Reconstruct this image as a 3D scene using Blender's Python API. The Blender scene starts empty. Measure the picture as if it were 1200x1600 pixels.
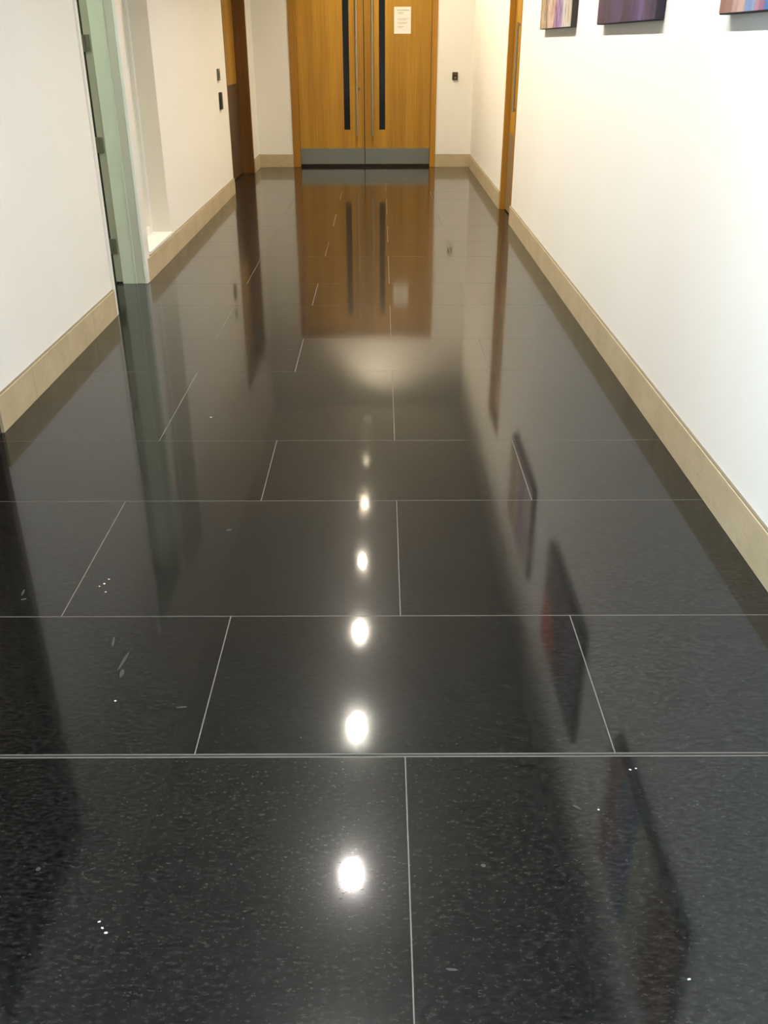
import bpy, bmesh, math, random
from mathutils import Vector, Matrix
random.seed(7)
scene = bpy.context.scene
C = scene.collection

# ------------------------------------------------------------------ camera
F_PX = 1426.93                                   # focal length in pixels of the 1200x1600 frame
cam_d = bpy.data.cameras.new('camera')
cam_d.sensor_fit = 'VERTICAL'; cam_d.sensor_height = 36.0; cam_d.lens = F_PX / 1600 * 36.0
cam_d.clip_start = 0.02; cam_d.clip_end = 200
cam = bpy.data.objects.new('camera', cam_d); C.objects.link(cam)
cr = Vector((0.99999478, -0.00285821, -0.00150879)); cu = Vector((0.00264837, 0.45707164, 0.88942594)); cf = Vector((0.00185254, 0.88942529, -0.45707682))
m = Matrix((cr, cu, -cf)).transposed().to_4x4(); m.translation = Vector((0, 0, 1.4)); cam.matrix_world = m
scene.camera = cam

# ------------------------------------------------------------------ dimensions (metres)
XL, XR, YB, YN, H = -1.538, 1.115, 12.281, -4.6, 3.2
WT = 0.25                                        # wall thickness
LAMP_X = -0.20
LAMP_Y = [-2.35, -1.1, 0.15, 1.42, 2.70, 4.035, 5.405, 6.665, 7.905, 9.17, 10.35, 11.74]
LAMP_W = 165.0
WIN = (-1.7, 1.3, 0.45, 2.6)                      # daylight window in the left wall, out of view: y0, y1, z0, z1

# ------------------------------------------------------------------ world: even overcast daylight, enters by the window in the left wall beside the viewpoint
world = bpy.data.worlds.new('overcast_sky'); scene.world = world; world.use_nodes = True
wn = world.node_tree; bg = wn.nodes['Background']
bg.inputs['Color'].default_value = (0.58, 0.81, 1.0, 1); bg.inputs['Strength'].default_value = 12.0
portal = bpy.data.lights.new('window_portal', 'AREA'); portal.shape = 'RECTANGLE'; portal.size = WIN[1] - WIN[0]; portal.size_y = WIN[3] - WIN[2]
portal.cycles.is_portal = True
po = bpy.data.objects.new('window_portal', portal); C.objects.link(po)
po.location = (XL - 0.01, (WIN[0] + WIN[1]) / 2, (WIN[2] + WIN[3]) / 2); po.rotation_euler = (math.pi / 2, 0, -math.pi / 2)      # faces +X into the corridor

vs = scene.view_settings
scene.display_settings.display_device = 'sRGB'
vs.view_transform = 'Standard'; vs.look = 'None'; vs.exposure = 0.0; vs.gamma = 1.0; vs.use_curve_mapping = False

# ------------------------------------------------------------------ material helpers
def mat(name):
    mt = bpy.data.materials.new(name); mt.use_nodes = True
    nt = mt.node_tree; return mt, nt, nt.nodes['Principled BSDF']
def node(nt, t, **kw):
    n = nt.nodes.new(t)
    for k, v in kw.items(): setattr(n, k, v)
    return n
def link(nt, a, b): nt.links.new(a, b)
def coords(nt, scale=(1, 1, 1), rnd=False):
    tc = node(nt, 'ShaderNodeTexCoord'); mp = node(nt, 'ShaderNodeMapping'); mp.inputs['Scale'].default_value = scale
    src = tc.outputs['Object']
    if rnd:                                       # shift the pattern from piece to piece
        oi = node(nt, 'ShaderNodeObjectInfo'); mu = node(nt, 'ShaderNodeVectorMath', operation='SCALE'); mu.inputs[0].default_value = (37.0, 19.0, 11.0)
        link(nt, oi.outputs['Random'], mu.inputs['Scale']); ad = node(nt, 'ShaderNodeVectorMath', operation='ADD')
        link(nt, src, ad.inputs[0]); link(nt, mu.outputs[0], ad.inputs[1]); src = ad.outputs[0]
    link(nt, src, mp.inputs['Vector']); return mp.outputs[0]
def noise(nt, vec, scale, detail=3, rough=0.5):
    n = node(nt, 'ShaderNodeTexNoise'); n.inputs['Scale'].default_value = scale; n.inputs['Detail'].default_value = detail; n.inputs['Roughness'].default_value = rough
    link(nt, vec, n.inputs['Vector']); return n.outputs['Fac']
def ramp(nt, fac, stops, interp='LINEAR'):
    r = node(nt, 'ShaderNodeValToRGB'); e = r.color_ramp.elements; r.color_ramp.interpolation = interp
    while len(e) < len(stops): e.new(0.5)
    for el, (p, c) in zip(e, stops): el.position = p; el.color = (*c, 1) if len(c) == 3 else c
    link(nt, fac, r.inputs[0]); return r.outputs[0]
def mix(nt, fac, a, b, mode='MIX'):
    mx = node(nt, 'ShaderNodeMix', data_type='RGBA', blend_type=mode)
    for sock, v in ((mx.inputs['Factor'], fac), (mx.inputs['A'], a), (mx.inputs['B'], b)):
        if hasattr(v, 'is_linked'): link(nt, v, sock)
        elif isinstance(v, (int, float)): sock.default_value = v
        else: sock.default_value = (*v, 1)
    return mx.outputs['Result']
def bump(nt, b, h, strength=0.1, dist=0.01):
    bp = node(nt, 'ShaderNodeBump'); bp.inputs['Strength'].default_value = strength; bp.inputs['Distance'].default_value = dist
    link(nt, h, bp.inputs['Height']); link(nt, bp.outputs[0], b.inputs['Normal'])
def plain(name, col, rough=0.5, metal=0.0, spec=0.5, var=0.06, scale=30):
    mt, nt, b = mat(name); v = coords(nt)
    f = noise(nt, v, scale)
    lo = tuple(c * (1 - var) for c in col); hi = tuple(min(1, c * (1 + var)) for c in col)
    link(nt, ramp(nt, f, [(0.3, lo), (0.7, hi)]), b.inputs['Base Color'])
    b.inputs['Roughness'].default_value = rough; b.inputs['Metallic'].default_value = metal; b.inputs['Specular IOR Level'].default_value = spec
    return mt

def m_plaster(name, col):
    mt, nt, b = mat(name); v = coords(nt)
    big = noise(nt, v, 0.8, 3); fine = noise(nt, v, 160, 2)
    lo = tuple(c * 0.965 for c in col)
    link(nt, ramp(nt, big, [(0.35, lo), (0.65, col)]), b.inputs['Base Color'])
    b.inputs['Roughness'].default_value = 0.75; b.inputs['Specular IOR Level'].default_value = 0.25
    bump(nt, b, fine, 0.05, 0.002); return mt
def m_stone_tile():
    mt, nt, b = mat('polished_black_stone')
    v = coords(nt, (1, 1, 1), True); vf = coords(nt, (1.0, 2.2, 1.0), True)
    cloud = noise(nt, v, 9, 4); grain = noise(nt, vf, 66, 4, 0.55)
    base = ramp(nt, grain, [(0.33, (0.0004, 0.0006, 0.0006)), (0.50, (0.0052, 0.0058, 0.0057)), (0.70, (0.0170, 0.0176, 0.0166))])
    base = mix(nt, ramp(nt, cloud, [(0.35, (0.0, 0.0, 0.0)), (0.7, (0.35, 0.35, 0.35))]), base, (0.006, 0.0066, 0.0064))
    vo = node(nt, 'ShaderNodeTexVoronoi'); vo.inputs['Scale'].default_value = 100.0
    wn_ = node(nt, 'ShaderNodeTexNoise'); wn_.inputs['Scale'].default_value = 170.0; wn_.inputs['Detail'].default_value = 3; link(nt, vf, wn_.inputs['Vector'])
    ws = node(nt, 'ShaderNodeVectorMath', operation='SCALE'); link(nt, wn_.outputs['Color'], ws.inputs[0]); ws.inputs['Scale'].default_value = 0.020
    wa = node(nt, 'ShaderNodeVectorMath', operation='ADD'); link(nt, vf, wa.inputs[0]); link(nt, ws.outputs[0], wa.inputs[1]); link(nt, wa.outputs[0], vo.inputs['Vector'])
    dot = ramp(nt, vo.outputs['Distance'], [(0.10, (1, 1, 1)), (0.50, (0, 0, 0))])
    sepc = node(nt, 'ShaderNodeSeparateColor'); link(nt, vo.outputs['Color'], sepc.inputs[0])
    pick = ramp(nt, sepc.outputs['Red'], [(0.45, (0, 0, 0)), (0.9, (0.5, 0.5, 0.5)), (1.0, (1, 1, 1))])
    fl = mix(nt, 1.0, dot, pick, 'MULTIPLY')
    base = mix(nt, fl, base, (0.027, 0.027, 0.025))
    oi = node(nt, 'ShaderNodeObjectInfo'); tone = ramp(nt, oi.outputs['Random'], [(0, (0.85, 0.85, 0.85)), (1, (1.15, 1.15, 1.15))])
    base = mix(nt, 1.0, base, tone, 'MULTIPLY')
    link(nt, base, b.inputs['Base Color'])
    b.inputs['Roughness'].default_value = 0.24; b.inputs['Specular IOR Level'].default_value = 0.06; b.inputs['IOR'].default_value = 1.5
    b.inputs['Coat Weight'].default_value = 0.72; b.inputs['Coat IOR'].default_value = 1.5
    link(nt, ramp(nt, grain, [(0.35, (0.67, 0.67, 0.67)), (0.65, (0.77, 0.77, 0.77))]), b.inputs['Coat Weight'])
    smear = noise(nt, coords(nt), 2.3, 5, 0.6)
    cr_ = ramp(nt, smear, [(0.35, (0.050, 0.050, 0.050)), (0.7, (0.088, 0.088, 0.088))])
    link(nt, cr_, b.inputs['Coat Roughness'])
    return mt
def m_limestone():
    mt, nt, b = mat('beige_limestone'); v = coords(nt, (1, 1, 1), True); vs_ = coords(nt, (3, 3, 9), True)
    a = noise(nt, v, 5, 4); st = noise(nt, vs_, 4, 4, 0.6); fine = noise(nt, v, 220, 2)
    col = ramp(nt, a, [(0.3, (0.47, 0.385, 0.24)), (0.55, (0.54, 0.445, 0.29)), (0.75, (0.58, 0.495, 0.345))])
    col = mix(nt, ramp(nt, st, [(0.5, (0, 0, 0)), (0.75, (0.55, 0.55, 0.55))]), col, (0.36, 0.315, 0.23))
    col = mix(nt, 0.15, col, ramp(nt, fine, [(0.4, (0.35, 0.28, 0.17)), (0.6, (0.62, 0.53, 0.37))]))
    link(nt, col, b.inputs['Base Color']); b.inputs['Roughness'].default_value = 0.5; b.inputs['Specular IOR Level'].default_value = 0.35
    bump(nt, b, fine, 0.06, 0.002); return mt
def m_wood(name, dark, light, across='X'):
    mt, nt, b = mat(name)
    sc_grain = (55, 55, 1.1); vg = coords(nt, sc_grain); vb = coords(nt, (6.5, 6.5, 0.12)); vp = coords(nt, (14, 14, 0.5))
    g = noise(nt, vg, 2.0, 5, 0.6); band = noise(nt, vb, 1.0, 1); fig = noise(nt, vp, 1.0, 4)
    col = ramp(nt, g, [(0.3, dark), (0.7, light)])
    bt = ramp(nt, band, [(0.38, (0.84, 0.82, 0.78)), (0.47, (0.96, 0.95, 0.93)), (0.55, (1.05, 1.05, 1.05)), (0.66, (1.14, 1.15, 1.18))])
    col = mix(nt, 1.0, col, bt, 'MULTIPLY')
    ft = ramp(nt, fig, [(0.3, (0.92, 0.91, 0.9)), (0.7, (1.06, 1.06, 1.06))]); col = mix(nt, 1.0, col, ft, 'MULTIPLY')
    link(nt, col, b.inputs['Base Color']); b.inputs['Roughness'].default_value = 0.42; b.inputs['Specular IOR Level'].default_value = 0.4
    bump(nt, b, g, 0.03, 0.001); return mt
def m_steel(name, col, rough):
    mt, nt, b = mat(name); v = coords(nt, (4, 4, 900)); n = noise(nt, v, 1, 2)
    link(nt, ramp(nt, n, [(0.3, tuple(c * 0.9 for c in col)), (0.7, col)]), b.inputs['Base Color'])
    b.inputs['Metallic'].default_value = 1.0; b.inputs['Roughness'].default_value = rough
    b.inputs['Anisotropic'].default_value = 0.5; return mt
def m_emit(name, col, s):
    mt, nt, b = mat(name); v = coords(nt); n = noise(nt, v, 200, 1)
    link(nt, ramp(nt, n, [(0, col), (1, col)]), b.inputs['Emission Color']); b.inputs['Emission Strength'].default_value = s
    b.inputs['Base Color'].default_value = (0.8, 0.8, 0.8, 1); return mt
def m_glass_thin(name):
    mt, nt, b = mat(name); out = nt.nodes['Material Output']
    tr = node(nt, 'ShaderNodeBsdfTransparent'); tr.inputs['Color'].default_value = (0.93, 0.96, 0.95, 1); gl = node(nt, 'ShaderNodeBsdfGlossy'); gl.inputs['Roughness'].default_value = 0.01
    fr = node(nt, 'ShaderNodeFresnel'); fr.inputs['IOR'].default_value = 1.5; mx = node(nt, 'ShaderNodeMixShader')
    link(nt, fr.outputs[0], mx.inputs[0]); link(nt, tr.outputs[0], mx.inputs[1]); link(nt, gl.outputs[0], mx.inputs[2]); link(nt, mx.outputs[0], out.inputs['Surface'])
    return mt
def m_painting(name, stops, y_far, y_near, streak=0.5, patch=None, dark=(0.02, 0.012, 0.03), pale=(0.62, 0.55, 0.46)):
    """upright strokes of paint: colour by place along the canvas, broken up by tall thin noise"""
    mt, nt, b = mat(name)
    tc = node(nt, 'ShaderNodeTexCoord'); sep = node(nt, 'ShaderNodeSeparateXYZ'); link(nt, tc.outputs['Object'], sep.inputs[0])
    mr = node(nt, 'ShaderNodeMapRange'); mr.inputs['From Min'].default_value = 0.5 * abs(y_far - y_near); mr.inputs['From Max'].default_value = -0.5 * abs(y_far - y_near)
    link(nt, sep.outputs['Y'], mr.inputs['Value'])
    v1 = coords(nt, (1, 14, 2.2)); n1 = noise(nt, v1, 1.6, 4, 0.6)
    wob = node(nt, 'ShaderNodeMath', operation='MULTIPLY_ADD'); link(nt, n1, wob.inputs[0]); wob.inputs[1].default_value = 0.10 * streak; link(nt, mr.outputs[0], wob.inputs[2])
    sub = node(nt, 'ShaderNodeMath', operation='SUBTRACT'); link(nt, wob.outputs[0], sub.inputs[0]); sub.inputs[1].default_value = 0.05 * streak
    col = ramp(nt, sub.outputs[0], stops)
    v2 = coords(nt, (1, 30, 4.5)); n2 = noise(nt, v2, 1.4, 3, 0.6)
    col = mix(nt, ramp(nt, n2, [(0.50, (0, 0, 0)), (0.60, (streak, streak, streak))]), col, dark)
    v3 = coords(nt, (2, 16, 5)); n3 = noise(nt, v3, 1.5, 3, 0.6)
    col = mix(nt, ramp(nt, n3, [(0.52, (0, 0, 0)), (0.62, (0.6 * streak, 0.6 * streak, 0.6 * streak))]), col, pale)
    if patch:                                     # one rounded area of another colour: (centre y, centre z, radius, colour)
        py, pz, pr, pc = patch
        d = node(nt, 'ShaderNodeVectorMath', operation='DISTANCE'); cb = node(nt, 'ShaderNodeCombineXYZ'); link(nt, sep.outputs['Y'], cb.inputs['Y']); link(nt, sep.outputs['Z'], cb.inputs['Z'])
        link(nt, cb.outputs[0], d.inputs[0]); d.inputs[1].default_value = (0, py, pz)
        col = mix(nt, ramp(nt, d.outputs['Value'], [(pr * 0.7, (0.9, 0.9, 0.9)), (pr, (0, 0, 0))]), col, pc)
    link(nt, col, b.inputs['Base Color']); b.inputs['Roughness'].default_value = 0.6; b.inputs['Specular IOR Level'].default_value = 0.25
    bump(nt, b, n2, 0.15, 0.002); return mt

M = {}
M['wall'] = m_plaster('off_white_plaster', (0.86, 0.845, 0.81))
M['ceil'] = m_plaster('white_ceiling_paint', (0.84, 0.83, 0.80))
M['tile'] = m_stone_tile()
M['grout'] = plain('light_grey_grout', (0.135, 0.132, 0.123), 0.8, scale=90)
M['seal'] = plain('black_sealant', (0.006, 0.006, 0.006), 0.6)
M['lime'] = m_limestone()
M['mortar'] = plain('brown_mortar', (0.20, 0.17, 0.12), 0.9)
M['wood'] = m_wood('honey_oak_veneer', (0.350, 0.174, 0.017), (0.470, 0.258, 0.029))
M['frame_wood'] = m_wood('amber_oak_frame', (0.36, 0.165, 0.018), (0.45, 0.225, 0.028))
M['brown_wood'] = m_wood('dark_brown_oak', (0.150, 0.066, 0.013), (0.205, 0.095, 0.020))
M['dark_door'] = m_wood('dark_stained_oak', (0.05, 0.022, 0.010), (0.075, 0.033, 0.014))  # shade of the unlit recess is put into this wood colour
M['steel'] = m_steel('brushed_steel', (0.37, 0.36, 0.31), 0.32)
M['handle'] = m_steel('satin_steel', (0.45, 0.43, 0.38), 0.3)
M['bronze_kick'] = plain('brown_laminate_kick', (0.072, 0.038, 0.015), 0.55, scale=12)
M['grey_kick'] = plain('grey_brown_kick', (0.25, 0.165, 0.085), 0.45, scale=12)
M['blackglass'] = plain('dark_glazing', (0.006, 0.005, 0.004), 0.08, spec=0.5, var=0.02)
M['white'] = plain('white_gloss_paint', (0.82, 0.815, 0.78), 0.4, scale=6, var=0.02)
M['sage'] = plain('pale_sage_paint', (0.60, 0.64, 0.52), 0.42, scale=4, var=0.03)  # white frame; the side room's green light is put into its colour
M['sage_grey'] = plain('grey_sage_paint', (0.52, 0.52, 0.43), 0.45, scale=4, var=0.03)
M['khaki'] = plain('khaki_grey_edge', (0.34, 0.33, 0.25), 0.5, scale=8)
M['hinge'] = plain('dull_bronze_hinge', (0.14, 0.135, 0.09), 0.45, metal=0.3)
M['gap'] = plain('dark_shadow_seal', (0.03, 0.026, 0.018), 0.9)  # near-black colour that stands in for shade inside gaps
M['black'] = plain('black_plastic', (0.018, 0.017, 0.013), 0.4)
M['grey_plastic'] = plain('grey_green_plastic', (0.15, 0.15, 0.11), 0.4)
M['brown_plastic'] = plain('brown_smoked_plastic', (0.11, 0.045, 0.022), 0.3)
M['paper'] = plain('white_paper', (0.82, 0.78, 0.74), 0.8, var=0.02)
M['ink'] = plain('faded_grey_ink', (0.50, 0.47, 0.42), 0.9)
M['canvas_edge'] = plain('dark_canvas_edge', (0.035, 0.028, 0.026), 0.8)
M['plum_edge'] = plain('dark_plum_canvas_edge', (0.030, 0.022, 0.040), 0.8)
M['trim'] = plain('white_metal_trim', (0.8, 0.8, 0.78), 0.35)
M['reflector'] = plain('black_baffle', (0.035, 0.034, 0.03), 0.6)
M['scuff'] = plain('pale_scuff', (0.032, 0.032, 0.030), 0.8)
M['chip'] = plain('white_chip', (0.85, 0.84, 0.80), 0.7)
M['glass'] = m_glass_thin('clear_window_glass')
M['frost'] = plain('frosted_cream_glass', (0.78, 0.74, 0.64), 0.35, var=0.02, scale=5)
M['alu'] = plain('white_window_frame', (0.7, 0.7, 0.7), 0.4)

# ------------------------------------------------------------------ object helpers
OFF = {}
def wloc(p): return OFF.get(p.name, Vector((0, 0, 0))) if p else Vector((0, 0, 0))
def tag(o, label=None, cat=None, group=None, kind=None):
    if label: o['label'] = label
    if cat: o['category'] = cat
    if group: o['group'] = group
    if kind: o['kind'] = kind
    return o
def empty(name, loc=(0, 0, 0)):
    o = bpy.data.objects.new(name, None); o.empty_display_size = 0.1; C.objects.link(o); o.location = loc; OFF[o.name] = Vector(loc); return o
def obj(name, bm, mt, parent=None, origin=None, smooth=False):
    """link a bmesh given in world coordinates as one mesh object"""
    off = wloc(parent) if origin is None else Vector(origin)
    bmesh.ops.recalc_face_normals(bm, faces=bm.faces)
    bmesh.ops.translate(bm, verts=bm.verts, vec=-off)
    me = bpy.data.meshes.new(name); bm.to_mesh(me); bm.free()
    if smooth:
        for p in me.polygons: p.use_smooth = True
    me.materials.append(mt)
    o = bpy.data.objects.new(name, me); C.objects.link(o)
    if parent:
        o.parent = parent; o.location = off - wloc(parent)
    else: o.location = off
    OFF[o.name] = off; return o
def add_box(bm, x0, x1, y0, y1, z0, z1):
    x0, x1 = sorted((x0, x1)); y0, y1 = sorted((y0, y1)); z0, z1 = sorted((z0, z1))
    v = [bm.verts.new(p) for p in ((x0, y0, z0), (x1, y0, z0), (x1, y1, z0), (x0, y1, z0), (x0, y0, z1), (x1, y0, z1), (x1, y1, z1), (x0, y1, z1))]
    for f in ((0, 3, 2, 1), (4, 5, 6, 7), (0, 1, 5, 4), (1, 2, 6, 5), (2, 3, 7, 6), (3, 0, 4, 7)): bm.faces.new([v[i] for i in f])
def boxes(*bs, bevel=0.0, seg=1):
    bm = bmesh.new()
    for b_ in bs: add_box(bm, *b_)
    if bevel: bmesh.ops.bevel(bm, geom=list(bm.edges), offset=bevel, segments=seg, affect='EDGES', profile=0.6)
    return bm
def box(x0, x1, y0, y1, z0, z1, bevel=0.0, seg=1): return boxes((x0, x1, y0, y1, z0, z1), bevel=bevel, seg=seg)
def tube(path, r, n=12, bm=None):
    """round bar along a list of points, closed ends"""
    bm = bm or bmesh.new(); P = [Vector(p) for p in path]; rings = []
    for i, p in enumerate(P):
        t = (P[min(i + 1, len(P) - 1)] - P[max(i - 1, 0)]).normalized()
        a = t.orthogonal().normalized() if i == 0 else (rings_a - t * rings_a.dot(t)).normalized()
        rings_a = a; bb = t.cross(a)
        rings.append([bm.verts.new(p + (a * math.cos(2 * math.pi * k / n) + bb * math.sin(2 * math.pi * k / n)) * r) for k in range(n)])
    for r0, r1 in zip(rings, rings[1:]):
        for k in range(n): bm.faces.new((r0[k], r0[(k + 1) % n], r1[(k + 1) % n], r1[k]))
    bm.faces.new(rings[0][::-1]); bm.faces.new(rings[-1]); return bm
def lathe(profile, cx, cy, n=32, close=False):
    """revolve (radius, z) pairs about a vertical axis"""
    bm = bmesh.new(); rings = [[bm.verts.new((cx + r * math.cos(2 * math.pi * k / n), cy + r * math.sin(2 * math.pi * k / n), z)) for k in range(n)] for r, z in profile]
    pairs = list(zip(rings, rings[1:])) + ([(rings[-1], rings[0])] if close else [])
    for r0, r1 in pairs:
        for k in range(n): bm.faces.new((r0[k], r0[(k + 1) % n], r1[(k + 1) % n], r1[k]))
    return bm

# ================================================================== SETTING
# ---- left wall with its openings, from near to far: shade-darkened door, doorway, window niche, brown door
DOOR_A = (2.35, 3.43); DOORWAY = (5.25, 6.00); NICHE = (6.165, 6.872); DOOR_B = (10.03, 11.76); HEAD = 2.2
NZ0, NZ1 = 0.15, 2.35
xl0, xl1 = XL - WT, XL
wl = obj('wall_left', boxes(
    (xl0, xl1, YN, WIN[0], 0, H), (xl0, xl1, WIN[0], WIN[1], 0, WIN[2]), (xl0, xl1, WIN[0], WIN[1], WIN[3], H), (xl0, xl1, WIN[1], DOOR_A[0], 0, H), (xl0, xl1, DOOR_A[0], DOOR_A[1], HEAD, H),
    (xl0, xl1, DOOR_A[1], DOORWAY[0], 0, H), (xl0, xl1, DOORWAY[0], DOORWAY[1] + 0.05, HEAD, H),
    (xl0, xl1, DOORWAY[1] + 0.05, NICHE[0], 0, H), (xl0, xl1, NICHE[0], NICHE[1], 0, NZ0), (xl0, xl1, NICHE[0], NICHE[1], NZ1, H),
    (xl0, xl1, NICHE[1], DOOR_B[0], 0, H), (xl0, xl1, DOOR_B[0], DOOR_B[1], HEAD, H), (xl0, xl1, DOOR_B[1], YB + 0.25, 0, H)), M['wall'])
tag(wl, 'long off-white plaster wall on the left with doorway and niche', 'wall', kind='structure')
DOOR_C = (8.19, 9.00); HEAD_C = 2.02
wr = obj('wall_right', boxes((XR, XR + WT, YN, DOOR_C[0], 0, H), (XR, XR + WT, DOOR_C[0], DOOR_C[1], HEAD_C, H), (XR, XR + WT, DOOR_C[1], YB + 0.25, 0, H)), M['wall'])
tag(wr, 'bright white plaster wall on the right hung with paintings', 'wall', kind='structure')
DX0, DX1, DTOP = -1.105, 0.675, 2.215
wf = obj('wall_far', boxes((XL, DX0, YB, YB + 0.25, 0, H), (DX1, XR, YB, YB + 0.25, 0, H), (DX0, DX1, YB, YB + 0.25, DTOP, H)), M['wall'])
tag(wf, 'cream end wall around the wooden double doors', 'wall', kind='structure')
wnr = obj('wall_near', box(XL, XR, YN - 0.25, YN, 0, H), M['wall'])
tag(wnr, 'plain end wall behind the viewpoint', 'wall', kind='structure')
# side room beyond the doorway
SR = (XL - WT - 1.7, XL - WT, 4.3, 7.6)
sr = obj('wall_side_room', boxes((SR[0] - 0.1, SR[0], SR[2] - 0.1, SR[3] + 0.1, 0, H), (SR[0], SR[1], SR[2] - 0.1, SR[2], 0, H), (SR[0], SR[1], SR[3], SR[3] + 0.1, 0, H), (SR[0] - 0.1, SR[1], SR[2] - 0.1, SR[3] + 0.1, H, H + 0.1)), M['wall'])
tag(sr, 'plain walls of the unlit side room beyond the open doorway', 'wall', kind='structure')

# ---- ceiling with square cut-outs for the downlights
hs = 0.0535; strips = [(XL - WT, LAMP_X - hs, YN - 0.25, YB + 0.25, H, H + 0.12), (LAMP_X + hs, XR + WT, YN - 0.25, YB + 0.25, H, H + 0.12)]
ys = [YN - 0.25] + [v for y in LAMP_Y for v in (y - hs, y + hs)] + [YB + 0.25]
for a, b_ in zip(ys[0::2], ys[1::2]): strips.append((LAMP_X - hs, LAMP_X + hs, a, b_, H, H + 0.12))
tag(obj('ceiling', boxes(*strips), M['ceil']), 'flat white ceiling with a row of downlights', 'ceiling', kind='structure')

# ---- floor: grout bed and one slab per tile
fx0, fx1 = XL - WT - 1.8, XR + WT
floor = obj('floor', box(fx0, fx1, YN - 0.3, YB + 0.3, -0.06, -0.0004), M['grout'])
tag(floor, 'polished black stone tiled floor with pale thin joints', 'floor', kind='structure')
ROWS = [1.549, 2.101, 2.811, 3.345, 4.200, 4.737, 5.435, 5.991, 6.845, 7.392, 8.100, 8.692, 9.574, 10.12, 10.82, 11.37, 12.23, 12.58]
back = []; y = 1.549
for k, d in enumerate([0.855, 0.55, 0.71, 0.54] * 3):
    y -= d; back.append(max(y, YN - 0.3))
    if y < YN - 0.3: break
ROWS = back[::-1] + ROWS
i0 = ROWS.index(1.549); TW = 0.931; XA, XC = -0.4166, 0.0490
G = 0.0013
def tile_bm(x0, x1, y0, y1):
    c = 0.0004; bm = bmesh.new()
    rings = [[bm.verts.new(p) for p in ((x0 + i, y0 + i, z), (x1 - i, y0 + i, z), (x1 - i, y1 - i, z), (x0 + i, y1 - i, z))] for i, z in ((0, -0.02), (0, -c), (c, 0.0))]
    for r0, r1 in zip(rings, rings[1:]):
        for k in range(4): bm.faces.new((r0[k], r0[(k + 1) % 4], r1[(k + 1) % 4], r1[k]))
    bm.faces.new(rings[2]); bm.faces.new(rings[0][::-1]); return bm
for r, (y0, y1) in enumerate(zip(ROWS, ROWS[1:])):
    ph = XA if (r - i0) % 2 == 0 else XC
    n0 = math.floor((fx0 - ph) / TW)
    ya, yb = y0 + G, y1 - G
    if abs(y0 - 1.549) < 1e-6: ya = y0 + 0.0062
    if abs(y1 - 1.549) < 1e-6: yb = y1 - 0.0062
    xs = [x for x in (ph + (n0 + k) * TW for k in range(0, 8)) if not (XR - 0.25 < x < XR or XL < x < XL + 0.25)]
    if xs[-1] < fx1: xs.append(fx1)
    for xa, xb in zip(xs, xs[1:]):
        xa, xb = max(xa, fx0), min(xb, fx1)
        if xb - xa < 0.03: continue
        if xb < XL - WT and not (SR[2] - 0.9 < y0 < SR[3]): continue
        obj('floor_tile', tile_bm(xa + G, xb - G, ya, yb), M['tile'], floor)
obj('movement_joint', box(fx0 + 1.7, fx1, 1.549 - 0.0032, 1.549 + 0.0032, -0.01, -0.0002), M['seal'], floor)['label'] = 'black sealed movement joint between two pale lines'

# ---- scuffs and chips on the stone
def flake(name, x, y, sx, sy, rot, mt, h=0.0004):
    bm = bmesh.new(); n = 7; top = []; bot = []
    for k in range(n):
        a = 2 * math.pi * k / n; rr = random.uniform(0.65, 1.0); u, w = rr * sx * math.cos(a), rr * sy * math.sin(a)
        px, py = x + u * math.cos(rot) - w * math.sin(rot), y + u * math.sin(rot) + w * math.cos(rot)
        top.append(bm.verts.new((px, py, h))); bot.append(bm.verts.new((px, py, 0.0)))
    bm.faces.new(top); bm.faces.new(bot[::-1])
    for k in range(n): bm.faces.new((bot[k], bot[(k + 1) % n], top[(k + 1) % n], top[k]))
    return obj(name, bm, mt, floor)
for x, y, s in ((-0.810, 2.272, 0.0045), (-0.803, 2.297, 0.004), (-0.794, 2.227, 0.0035), (-0.820, 2.258, 0.003), (-0.719, 3.60, 0.0065), (-0.640, 1.739, 0.0035),
                (-0.509, 1.121, 0.0032), (-0.500, 1.108, 0.003), (-0.491, 1.098, 0.004), (0.513, 1.004, 0.0035), (0.442, 1.386, 0.003), (0.535, 1.501, 0.0032), (0.548, 1.505, 0.0028)):
    flake('paint_chip', x, y, s, s * 0.6, random.uniform(-0.5, 0.5), M['chip'])
for x, y, sx, sy, rt in ((-0.709, 1.985, 0.004, 0.03, 0.15), (-0.660, 1.90, 0.005, 0.045, -0.12), (-0.652, 1.845, 0.007, 0.022, 0.1), (-1.030, 2.225, 0.005, 0.026, 0.1), (-1.015, 2.19, 0.010, 0.006, 0.4),
                      (-0.475, 1.715, 0.016, 0.004, 0.05), (-0.657, 1.239, 0.006, 0.007, 0), (0.191, 1.244, 0.006, 0.005, 0), (0.115, 1.024, 0.013, 0.003, -0.1), (-0.465, 4.542, 0.02, 0.006, -0.3), (-0.495, 2.60, 0.012, 0.008, 0.3), (0.40, 1.392, 0.012, 0.003, -0.6)):
    flake('scuff_mark', x, y, sx, sy, rt, M['scuff'], 0.0003)

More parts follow.
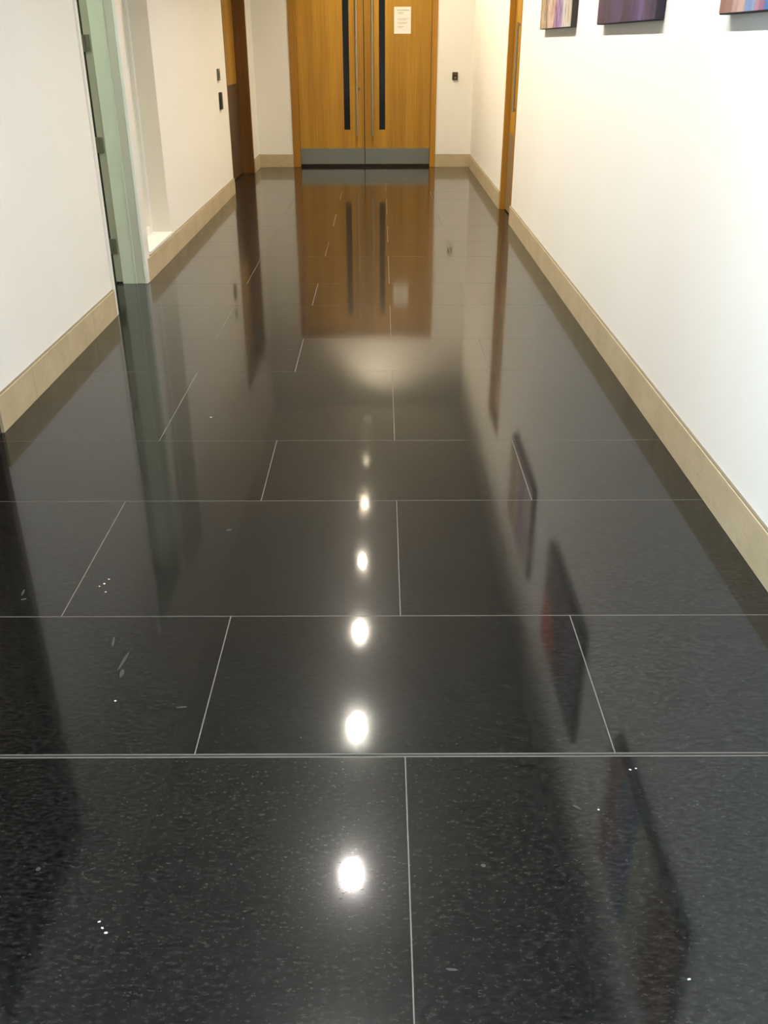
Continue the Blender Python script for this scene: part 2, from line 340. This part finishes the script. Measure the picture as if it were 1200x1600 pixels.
# ---- limestone baseboards, stone by stone
BZ, BT = 0.148, 0.014
def baseboard(name, side, runs, label):
    root = empty(name); tag(root, label, 'baseboard', kind='structure')
    for pts in runs:
        for a, b_ in zip(pts, pts[1:]):
            g = 0.0022 if side == 'L' else 0.0012
            if side == 'L': bm = box(XL, XL + BT, a + g, b_ - g, 0, BZ, 0.0012)
            elif side == 'R': bm = box(XR - BT, XR, a + g, b_ - g, 0, BZ, 0.0012)
            else: bm = box(a + g, b_ - g, YB - BT, YB, 0, BZ, 0.0012)
            obj('baseboard_stone', bm, M['lime'], root)
        a, b_ = pts[0] + 0.004, pts[-1] - 0.004
        if side == 'L': bm = box(XL, XL + BT - 0.004, a, b_, 0, BZ + 0.003)
        elif side == 'R': bm = box(XR - BT + 0.004, XR, a, b_, 0, BZ + 0.003)
        else: bm = box(a, b_, YB - BT + 0.004, YB, 0, BZ + 0.003)
        obj('mortar_bed', bm, M['mortar'], root)  # joint mortar; its lip above the stones imitates the shadow line
def steps(a, b_, d):
    n = max(1, round((b_ - a) / d)); return [a + (b_ - a) * k / n for k in range(n + 1)]
baseboard('baseboard_left', 'L', [steps(YN, DOOR_A[0], 1.2), [3.43, 3.833, 4.331, 4.759, 5.215], [6.05, 7.3, 8.6, 10.03], [DOOR_B[1], YB - BT]], 'beige limestone baseboard along the left wall')
baseboard('baseboard_right', 'R', [steps(YN, DOOR_C[0], 1.6), [DOOR_C[1], 10.6, YB - BT]], 'beige limestone baseboard along the right wall')
baseboard('baseboard_far', 'F', [[XL, DX0], [DX1, XR]], 'beige limestone baseboard beside the double doors')

# ================================================================== DOORS
# ---- door_1: the oak double doors closing the corridor
d1 = empty('door_1', ((DX0 + DX1) / 2, YB, 0)); tag(d1, 'honey oak double doors with black glazing strips and steel kick plates', 'door', kind='structure')
YF = YB + 0.03                                   # face of the leaves
for x0, x1 in ((DX0, -1.017), (0.607, DX1)): obj('door_jamb', box(x0, x1, YB - 0.012, YB + 0.2, 0, DTOP, 0.003), M['frame_wood'], d1)
obj('door_head', box(-1.017, 0.607, YB - 0.012, YB + 0.2, 2.165, DTOP, 0.003), M['frame_wood'], d1)
obj('door_stop', boxes((-1.017, -0.99, YF + 0.046, YF + 0.10, 0.034, 2.165), (0.58, 0.607, YF + 0.046, YF + 0.10, 0.034, 2.165), (-0.99, 0.58, YF + 0.046, YF + 0.10, 2.13, 2.165), (-0.228, -0.188, YF + 0.046, YF + 0.06, 0.034, 2.13)), M['gap'], d1)  # dark backing added so no sky light leaks past the leaves
obj('threshold_gap', box(-1.017, 0.607, YF + 0.015, YF + 0.1, 0.0, 0.034), M['gap'], d1)  # dark block standing in for the shade under the leaves
def leaf(x0, x1, gx0, gx1, hx, meet):
    z0, z1 = 0.032, 2.160; gz0, gz1 = 0.428, 1.90
    lf = obj('door_leaf', boxes((x0, gx0, YF, YF + 0.045, z0, z1), (gx1, x1, YF, YF + 0.045, z0, z1), (gx0, gx1, YF, YF + 0.045, z0, gz0), (gx0, gx1, YF, YF + 0.045, gz1, z1)), M['wood'], d1)
    obj('glazing_strip', box(gx0, gx1, YF + 0.012, YF + 0.03, gz0, gz1), M['blackglass'], lf)
    bead = 0.006
    obj('glazing_bead', boxes((gx0, gx0 + bead, YF + 0.001, YF + 0.012, gz0, gz1), (gx1 - bead, gx1, YF + 0.001, YF + 0.012, gz0, gz1), (gx0, gx1, YF + 0.001, YF + 0.012, gz0, gz0 + bead), (gx0, gx1, YF + 0.001, YF + 0.012, gz1 - bead, gz1)), M['frame_wood'], lf)
    obj('kick_plate', box(x0 + 0.0005, x1 - 0.0005, YF - 0.002, YF, 0.036, 0.22), M['steel'], lf)
    yb_ = YF - 0.055
    hb = tube([(hx, yb_, 0.37), (hx, yb_, 1.95)], 0.0125, 16)
    for z in (0.45, 1.0, 1.87): tube([(hx, yb_, z), (hx, YF, z)], 0.008, 10, hb)
    obj('pull_handle', hb, M['handle'], lf, smooth=False)
    return lf
lfl = leaf(-1.014, -0.2130, -0.466, -0.380, -0.300, -0.2130)
lfr = leaf(-0.2030, 0.604, -0.031, 0.054, -0.109, -0.2030)
lk = tube([(-0.272, YF, 0.898), (-0.272, YF - 0.008, 0.898)], 0.016, 16); tube([(-0.272, YF - 0.008, 0.898), (-0.272, YF - 0.014, 0.898)], 0.009, 12, lk)
obj('lock_cylinder', lk, M['hinge'], lfl)

# ---- door_2: oak door in the right wall
d2 = empty('door_2', (XR, (DOOR_C[0] + DOOR_C[1]) / 2, 0)); tag(d2, 'narrow oak door with tall pull handle in the right wall', 'door', kind='structure')
RX = XR + 0.048
obj('door_jamb', box(XR - 0.004, XR + 0.2, DOOR_C[1] - 0.045, DOOR_C[1], 0, HEAD_C, 0.002), M['frame_wood'], d2)
obj('door_jamb', box(XR - 0.004, XR + 0.2, DOOR_C[0], DOOR_C[0] + 0.03, 0, HEAD_C, 0.002), M['frame_wood'], d2)
obj('door_head', box(XR - 0.004, XR + 0.2, DOOR_C[0] + 0.03, DOOR_C[1] - 0.045, HEAD_C - 0.04, HEAD_C, 0.002), M['frame_wood'], d2)
l2 = obj('door_leaf', box(RX, RX + 0.045, DOOR_C[0] + 0.033, DOOR_C[1] - 0.048, 0.008, HEAD_C - 0.043, 0.001), M['wood'], d2)
obj('kick_plate', box(RX - 0.002, RX, DOOR_C[0] + 0.035, DOOR_C[1] - 0.05, 0.012, 0.675), M['grey_kick'], l2)
obj('door_stop', boxes((RX + 0.046, RX + 0.075, DOOR_C[0], DOOR_C[0] + 0.06, 0, HEAD_C), (RX + 0.046, RX + 0.075, DOOR_C[1] - 0.08, DOOR_C[1], 0, HEAD_C), (RX + 0.046, RX + 0.075, DOOR_C[0] + 0.06, DOOR_C[1] - 0.08, HEAD_C - 0.07, HEAD_C), (RX + 0.046, RX + 0.075, DOOR_C[0] + 0.06, DOOR_C[1] - 0.08, 0, 0.03)), M['gap'], d2)  # backing bars added to close the leaf gaps against sky light
hy = 8.44
hb = tube([(RX - 0.045, hy, 0.875), (RX - 0.045, hy, 1.545)], 0.011, 14)
for z in (0.89, 1.53): tube([(RX - 0.045, hy, z), (RX, hy, z)], 0.009, 10, hb)
obj('pull_handle', hb, M['handle'], l2)

# ---- door_3: brown door far down the left wall
d3 = empty('door_3', (XL, (DOOR_B[0] + DOOR_B[1]) / 2, 0)); tag(d3, 'recessed oak door with dark lower panel, far end of the left wall', 'door', kind='structure')
LX = XL - 0.14
obj('door_jamb', box(XL - 0.22, XL + 0.003, DOOR_B[1] - 0.05, DOOR_B[1], 0, HEAD, 0.002), M['brown_wood'], d3)
obj('door_jamb', box(XL - 0.22, XL + 0.003, DOOR_B[0], DOOR_B[0] + 0.03, 0, HEAD, 0.002), M['brown_wood'], d3)
obj('door_head', box(XL - 0.22, XL + 0.003, DOOR_B[0] + 0.03, DOOR_B[1] - 0.05, HEAD - 0.05, HEAD, 0.002), M['brown_wood'], d3)
l3 = obj('door_leaf', box(LX - 0.045, LX, DOOR_B[0] + 0.033, DOOR_B[1] - 0.053, 0.006, HEAD - 0.053, 0.001), M['wood'], d3)
obj('kick_plate', box(LX, LX + 0.003, DOOR_B[0] + 0.035, DOOR_B[1] - 0.055, 0.01, 0.985), M['bronze_kick'], l3)

obj('door_stop', boxes((LX - 0.075, LX - 0.046, DOOR_B[0], DOOR_B[0] + 0.06, 0, HEAD), (LX - 0.075, LX - 0.046, DOOR_B[1] - 0.08, DOOR_B[1], 0, HEAD), (LX - 0.075, LX - 0.046, DOOR_B[0] + 0.06, DOOR_B[1] - 0.08, HEAD - 0.08, HEAD), (LX - 0.075, LX - 0.046, DOOR_B[0] + 0.06, DOOR_B[1] - 0.08, 0, 0.03)), M['gap'], d3)  # added behind the leaf edges to keep outside light out

# ---- door_4: recessed door on the left, its shade put into the wood colour, just before the view begins (seen mirrored in the floor)
d4 = empty('door_4', (XL, (DOOR_A[0] + DOOR_A[1]) / 2, 0)); tag(d4, 'dark stained door mirrored as a black band at the floor left edge', 'door', kind='structure')
for a, b_ in ((DOOR_A[0], DOOR_A[0] + 0.05), (DOOR_A[1] - 0.05, DOOR_A[1])): obj('door_jamb', box(XL - 0.2, XL + 0.003, a, b_, 0, HEAD, 0.002), M['dark_door'], d4)
obj('door_head', box(XL - 0.2, XL + 0.003, DOOR_A[0] + 0.05, DOOR_A[1] - 0.05, HEAD - 0.05, HEAD, 0.002), M['dark_door'], d4)
l4 = obj('door_leaf', box(XL - 0.14, XL - 0.09, DOOR_A[0] + 0.053, DOOR_A[1] - 0.053, 0.006, HEAD - 0.053, 0.001), M['dark_door'], d4)
ax = XL - 0.14
obj('door_stop', boxes((ax - 0.03, ax - 0.001, DOOR_A[0], DOOR_A[0] + 0.08, 0, HEAD), (ax - 0.03, ax - 0.001, DOOR_A[1] - 0.08, DOOR_A[1], 0, HEAD), (ax - 0.03, ax - 0.001, DOOR_A[0] + 0.08, DOOR_A[1] - 0.08, HEAD - 0.08, HEAD), (ax - 0.03, ax - 0.001, DOOR_A[0] + 0.08, DOOR_A[1] - 0.08, 0, 0.03)), M['gap'], d4)  # added dark bars that block sky light around this leaf
hb = tube([(XL - 0.04, 2.55, 0.9), (XL - 0.04, 2.55, 1.5)], 0.011, 14)
for z in (0.92, 1.48): tube([(XL - 0.04, 2.55, z), (XL - 0.09, 2.55, z)], 0.009, 10, hb)
obj('pull_handle', hb, M['handle'], l4)

# ---- door_5: open doorway, green light put into the frame colour
d5 = empty('door_5', (XL, DOORWAY[1], 0)); tag(d5, 'open doorway with a pale green frame and three bronze hinges', 'door', kind='structure')
FY = DOORWAY[1]
obj('near_architrave', boxes((XL, XL + 0.010, DOORWAY[0] - 0.034, DOORWAY[0] + 0.002, 0, HEAD), (XL - WT, XL, DOORWAY[0], DOORWAY[0] + 0.004, 0, HEAD)), M['white'], d5)
obj('architrave', box(XL - 0.008, XL + 0.012, FY - 0.004, FY + 0.115, 0, HEAD + 0.03, 0.003), M['white'], d5)
obj('frame_post', box(XL - 0.062, XL - 0.008, FY, FY + 0.05, 0, HEAD, 0.002), M['sage_grey'], d5)
obj('frame_bead', box(XL - 0.068, XL - 0.058, FY - 0.007, FY + 0.003, 0, HEAD, 0.002), M['sage'], d5)
obj('jamb_lining', box(XL - 0.152, XL - 0.064, FY + 0.001, FY + 0.05, 0, HEAD, 0.001), M['sage'], d5)
stop = obj('hinge_rebate', box(XL - 0.197, XL - 0.152, FY + 0.008, FY + 0.05, 0.012, HEAD), M['khaki'], d5)
obj('shadow_seal', box(XL - 0.25, XL - 0.197, FY + 0.014, FY + 0.05, 0, HEAD), M['gap'], d5)  # dark strip painted as the shade of the hinge-side gap
obj('head_lining', box(XL - WT, XL + 0.005, DOORWAY[0] + 0.004, FY, HEAD - 0.03, HEAD), M['sage'], d5)
for z0, z1 in ((1.355, 1.445), (0.80, 0.89), (0.19, 0.285)):
    hg = boxes((XL - 0.199, XL - 0.165, FY + 0.003, FY + 0.008, z0, z1))
    tube([(XL - 0.199, FY + 0.001, z0), (XL - 0.199, FY + 0.001, z1)], 0.008, 10, hg)
    obj('hinge', hg, M['hinge'], stop)
l5 = obj('door_leaf', box(XL - WT - 0.80, XL - WT - 0.005, FY + 0.055, FY + 0.10, 0.008, HEAD - 0.035, 0.001), M['white'], d5)
lv = tube([(XL - WT - 0.74, FY + 0.055, 1.0), (XL - WT - 0.74, FY + 0.005, 1.0), (XL - WT - 0.61, FY + 0.005, 1.0)], 0.009, 10)
obj('lever_handle', lv, M['handle'], l5)

# ---- window_1: recessed window niche beside the doorway
w1 = empty('window_1', (XL, (NICHE[0] + NICHE[1]) / 2, NZ0)); tag(w1, 'narrow window niche with a white sill beside the doorway', 'window', kind='structure')
NX = XL - 0.128
obj('window_sill', box(NX, XL + 0.012, NICHE[0] + 0.001, NICHE[1] - 0.001, NZ0 + 0.002, NZ0 + 0.026, 0.003), M['white'], w1)
fr = 0.045
wfm = obj('window_frame', boxes((NX - 0.05, NX, NICHE[0], NICHE[0] + fr, NZ0, NZ1), (NX - 0.05, NX, NICHE[1] - fr, NICHE[1], NZ0, NZ1), (NX - 0.05, NX, NICHE[0] + fr, NICHE[1] - fr, NZ0, NZ0 + 0.026 + fr), (NX - 0.05, NX, NICHE[0] + fr, NICHE[1] - fr, NZ1 - fr, NZ1)), M['white'], w1)
obj('window_pane', box(NX - 0.035, NX - 0.025, NICHE[0] + fr, NICHE[1] - fr, NZ0 + 0.026 + fr, NZ1 - fr), M['frost'], wfm)
obj('reveal_lining', box(NX, XL - 0.001, NICHE[1] - 0.004, NICHE[1], NZ0 + 0.026, NZ1), plain('cream_grey_paint', (0.80, 0.765, 0.66), 0.6, var=0.02, scale=4), w1)

# ---- window_2: daylight from the left, beside the viewpoint
w2 = empty('window_2', (XL, (WIN[0] + WIN[1]) / 2, WIN[2])); tag(w2, 'wide daylight window in the left wall beside the viewpoint', 'window', kind='structure')
wx0, wx1 = XL - 0.16, XL - 0.10; ym = (WIN[0] + WIN[1]) / 2
f2 = obj('window_frame', boxes((wx0, wx1, WIN[0], WIN[0] + 0.05, WIN[2], WIN[3]), (wx0, wx1, WIN[1] - 0.05, WIN[1], WIN[2], WIN[3]), (wx0, wx1, WIN[0] + 0.05, WIN[1] - 0.05, WIN[2], WIN[2] + 0.05), (wx0, wx1, WIN[0] + 0.05, WIN[1] - 0.05, WIN[3] - 0.05, WIN[3]), (wx0, wx1, ym - 0.025, ym + 0.025, WIN[2] + 0.05, WIN[3] - 0.05)), M['alu'], w2)
for a, b_ in ((WIN[0] + 0.05, ym - 0.025), (ym + 0.025, WIN[1] - 0.05)): obj('window_pane', box(wx0 + 0.027, wx0 + 0.033, a, b_, WIN[2] + 0.05, WIN[3] - 0.05), M['glass'], f2)
obj('window_sill', box(XL - 0.10, XL + 0.03, WIN[0], WIN[1], WIN[2], WIN[2] + 0.025, 0.003), M['white'], w2)

# ================================================================== THINGS
# ---- paintings on the right wall
PX = XR - 0.036; PZ0, PZ1 = 1.477, 2.205
def painting(y_far, y_near, face, edge, label):
    p = empty('canvas_painting', (XR, (y_far + y_near) / 2, PZ0)); tag(p, label, 'painting', 'paintings on the right wall')
    body = obj('canvas_wrap', box(PX, XR - 0.002, y_near, y_far, PZ0, PZ1, 0.003), edge, p)
    obj('painted_front', box(PX - 0.0015, PX, y_near + 0.004, y_far - 0.004, PZ0 + 0.004, PZ1 - 0.004), face, p, origin=(PX, (y_far + y_near) / 2, (PZ0 + PZ1) / 2))
painting(7.015, 5.885, m_painting('painting_cream_streaks', [(0.0, (0.30, 0.20, 0.10)), (0.12, (0.52, 0.40, 0.24)), (0.22, (0.20, 0.10, 0.07)), (0.32, (0.60, 0.48, 0.36)), (0.45, (0.52, 0.30, 0.26)), (0.58, (0.22, 0.12, 0.32)), (0.68, (0.30, 0.20, 0.42)), (0.80, (0.55, 0.50, 0.48)), (1.0, (0.50, 0.46, 0.34))], 7.015, 5.885, 0.8, dark=(0.10, 0.05, 0.05)), M['canvas_edge'],
         'painting of cream, brown and lilac streaks nearest the right-hand door')
painting(5.172, 4.075, m_painting('painting_dark_purple', [(0.0, (0.10, 0.060, 0.075)), (0.2, (0.060, 0.040, 0.052)), (0.38, (0.09, 0.06, 0.12)), (0.5, (0.055, 0.038, 0.055)), (0.68, (0.075, 0.045, 0.10)), (0.78, (0.13, 0.09, 0.20)), (0.88, (0.06, 0.04, 0.065)), (1.0, (0.045, 0.03, 0.055))], 5.172, 4.075, 0.45, pale=(0.12, 0.09, 0.16), patch=(0.40, 0.20, 0.30, (0.50, 0.07, 0.02)), dark=(0.03, 0.018, 0.035)), M['plum_edge'],
         'dark purple painting, the middle of the three on the right wall')
painting(3.318, 2.215, m_painting('painting_pink_and_blue', [(0.0, (0.26, 0.13, 0.10)), (0.10, (0.30, 0.17, 0.13)), (0.13, (0.46, 0.29, 0.26)), (0.20, (0.50, 0.33, 0.30)), (0.215, (0.16, 0.25, 0.46)), (0.27, (0.22, 0.32, 0.52)), (0.285, (0.42, 0.24, 0.30)), (0.34, (0.30, 0.12, 0.18)), (0.36, (0.07, 0.16, 0.34)), (0.43, (0.09, 0.20, 0.38)), (0.45, (0.52, 0.56, 0.38)), (0.6, (0.50, 0.44, 0.30)), (0.75, (0.20, 0.10, 0.09)), (1.0, (0.28, 0.14, 0.09))], 3.318, 2.215, 0.30, pale=(0.5, 0.42, 0.42), dark=(0.16, 0.08, 0.09)), M['canvas_edge'],
         'painting of pink, blue and pale green bands at the right picture edge')

# ---- notice taped on the right-hand leaf
ns = empty('notice_sheet', (0.256, YF, 1.495)); tag(ns, 'white paper notice with faint lines on the right oak leaf', 'notice')
sh = obj('paper_sheet', box(0.156, 0.355, YF - 0.0015, YF - 0.0003, 1.495, 1.777), M['paper'], ns)
for x0, x1, z, t in ((0.19, 0.335, 1.742, 0.012), (0.20, 0.27, 1.718, 0.008), (0.20, 0.26, 1.705, 0.006), (0.198, 0.325, 1.652, 0.006), (0.205, 0.30, 1.640, 0.005), (0.198, 0.315, 1.612, 0.007), (0.205, 0.30, 1.600, 0.005), (0.198, 0.275, 1.572, 0.007), (0.198, 0.255, 1.560, 0.005)):
    obj('text_line', box(x0, x1, YF - 0.0019, YF - 0.0015, z - t / 2, z + t / 2), M['ink'], sh)

# ---- wall devices
rd = empty('card_reader', (0.897, YB, 0.995)); tag(rd, 'small dark card reader on the end wall beside the oak doors', 'card reader')
obj('reader_body', box(0.864, 0.930, YB - 0.022, YB, 0.995, 1.082, 0.006, 2), M['black'], rd)
obj('reader_window', box(0.872, 0.924, YB - 0.025, YB - 0.021, 1.046, 1.075, 0.002), M['brown_plastic'], rd)
obj('reader_button', box(0.884, 0.912, YB - 0.025, YB - 0.021, 1.008, 1.030, 0.002), M['grey_plastic'], rd)
sw = empty('wall_switch', (XL, 9.53, 1.09)); tag(sw, 'grey switch plate on the left wall, above the black box', 'switch')
obj('switch_plate', box(XL, XL + 0.016, 9.475, 9.575, 1.085, 1.185, 0.004, 2), M['grey_plastic'], sw)
obj('switch_rocker', box(XL + 0.015, XL + 0.021, 9.505, 9.545, 1.105, 1.165, 0.002), M['hinge'], sw)
bx_ = empty('door_entry_box', (XL, 9.53, 0.83)); tag(bx_, 'tall black door entry box on the left wall, below the switch', 'entry box')
obj('box_body', box(XL, XL + 0.024, 9.485, 9.575, 0.835, 0.985, 0.008, 3), M['black'], bx_)
obj('box_button', box(XL + 0.023, XL + 0.028, 9.51, 9.55, 0.87, 0.91, 0.002), M['grey_plastic'], bx_)

# ---- downlights
names = {4.035: 'recessed downlight mirrored as the lowest bright spot on the floor', 5.405: 'recessed downlight mirrored second from the front on the floor',
         6.665: 'recessed downlight mirrored third from the front on the floor', 7.905: 'recessed downlight mirrored fourth from the front on the floor',
         9.17: 'recessed downlight mirrored as the smallest bright spot on the floor', 10.35: 'recessed downlight mirrored as a faint glint above the bright spots',
         11.74: 'recessed downlight closest to the oak double doors'}
lens_m = {}
def lamp_colour(y):
    t = min(1, max(0, (y - 3.5) / 6.0)); a, b_ = (1.0, 0.97, 0.92), (1.0, 0.84, 0.58)
    return tuple(p + (q - p) * t for p, q in zip(a, b_))
for y in LAMP_Y:
    d = empty('downlight', (LAMP_X, y, H)); tag(d, names.get(y, 'recessed downlight in the ceiling out of view near the viewpoint'), 'downlight', 'row of ceiling downlights')
    r = 0.054
    obj('trim_ring', lathe([(r, H - 0.001), (0.080, H - 0.001), (0.081, H - 0.004), (0.076, H - 0.007), (r + 0.004, H - 0.006), (r, H - 0.003)], LAMP_X, y, 32, True), M['trim'], d, smooth=True)
    obj('reflector_can', lathe([(r, H - 0.002), (r - 0.004, H + 0.047), (r - 0.004, H + 0.060), (r + 0.001, H + 0.060), (r + 0.0015, H + 0.0)], LAMP_X, y, 32), M['reflector'], d, smooth=True)
    col = lamp_colour(y)
    lm = m_emit('lamp_lens_%d' % (y * 100), col, 90.0)
    bm = bmesh.new(); bmesh.ops.create_circle(bm, cap_ends=True, segments=32, radius=0.048); bmesh.ops.translate(bm, verts=bm.verts, vec=(LAMP_X, y, H + 0.047))
    e = bmesh.ops.extrude_face_region(bm, geom=list(bm.faces)); bmesh.ops.translate(bm, verts=[g for g in e['geom'] if isinstance(g, bmesh.types.BMVert)], vec=(0, 0, 0.006))
    obj('lamp_lens', bm, lm, d)
    sl = bpy.data.lights.new('downlight_beam', 'SPOT'); sl.energy = LAMP_W * (0.78 if y < 3 else 1.0); sl.color = col; sl.shadow_soft_size = 0.014; sl.spot_size = math.radians(136); sl.spot_blend = 0.85
    so = bpy.data.objects.new('downlight_beam', sl); C.objects.link(so); so.parent = d; so.location = (0, 0, 0.012)
    so.rotation_euler = (0, math.radians(-16), 0)

# ---- ceiling panel that lights the side room beyond the doorway
pl = empty('ceiling_panel_light', (-2.65, 4.95, H)); tag(pl, 'ceiling light panel inside the side room beyond the open doorway', 'ceiling light')
obj('panel_frame', boxes((-2.97, -2.93, 4.63, 5.27, H - 0.03, H), (-2.37, -2.33, 4.63, 5.27, H - 0.03, H), (-2.93, -2.37, 4.63, 4.67, H - 0.03, H), (-2.93, -2.37, 5.23, 5.27, H - 0.03, H)), M['trim'], pl)
obj('diffuser', box(-2.93, -2.37, 4.67, 5.23, H - 0.02, H - 0.001), m_emit('cool_diffuser', (0.86, 1.0, 0.80), 32.0), pl)
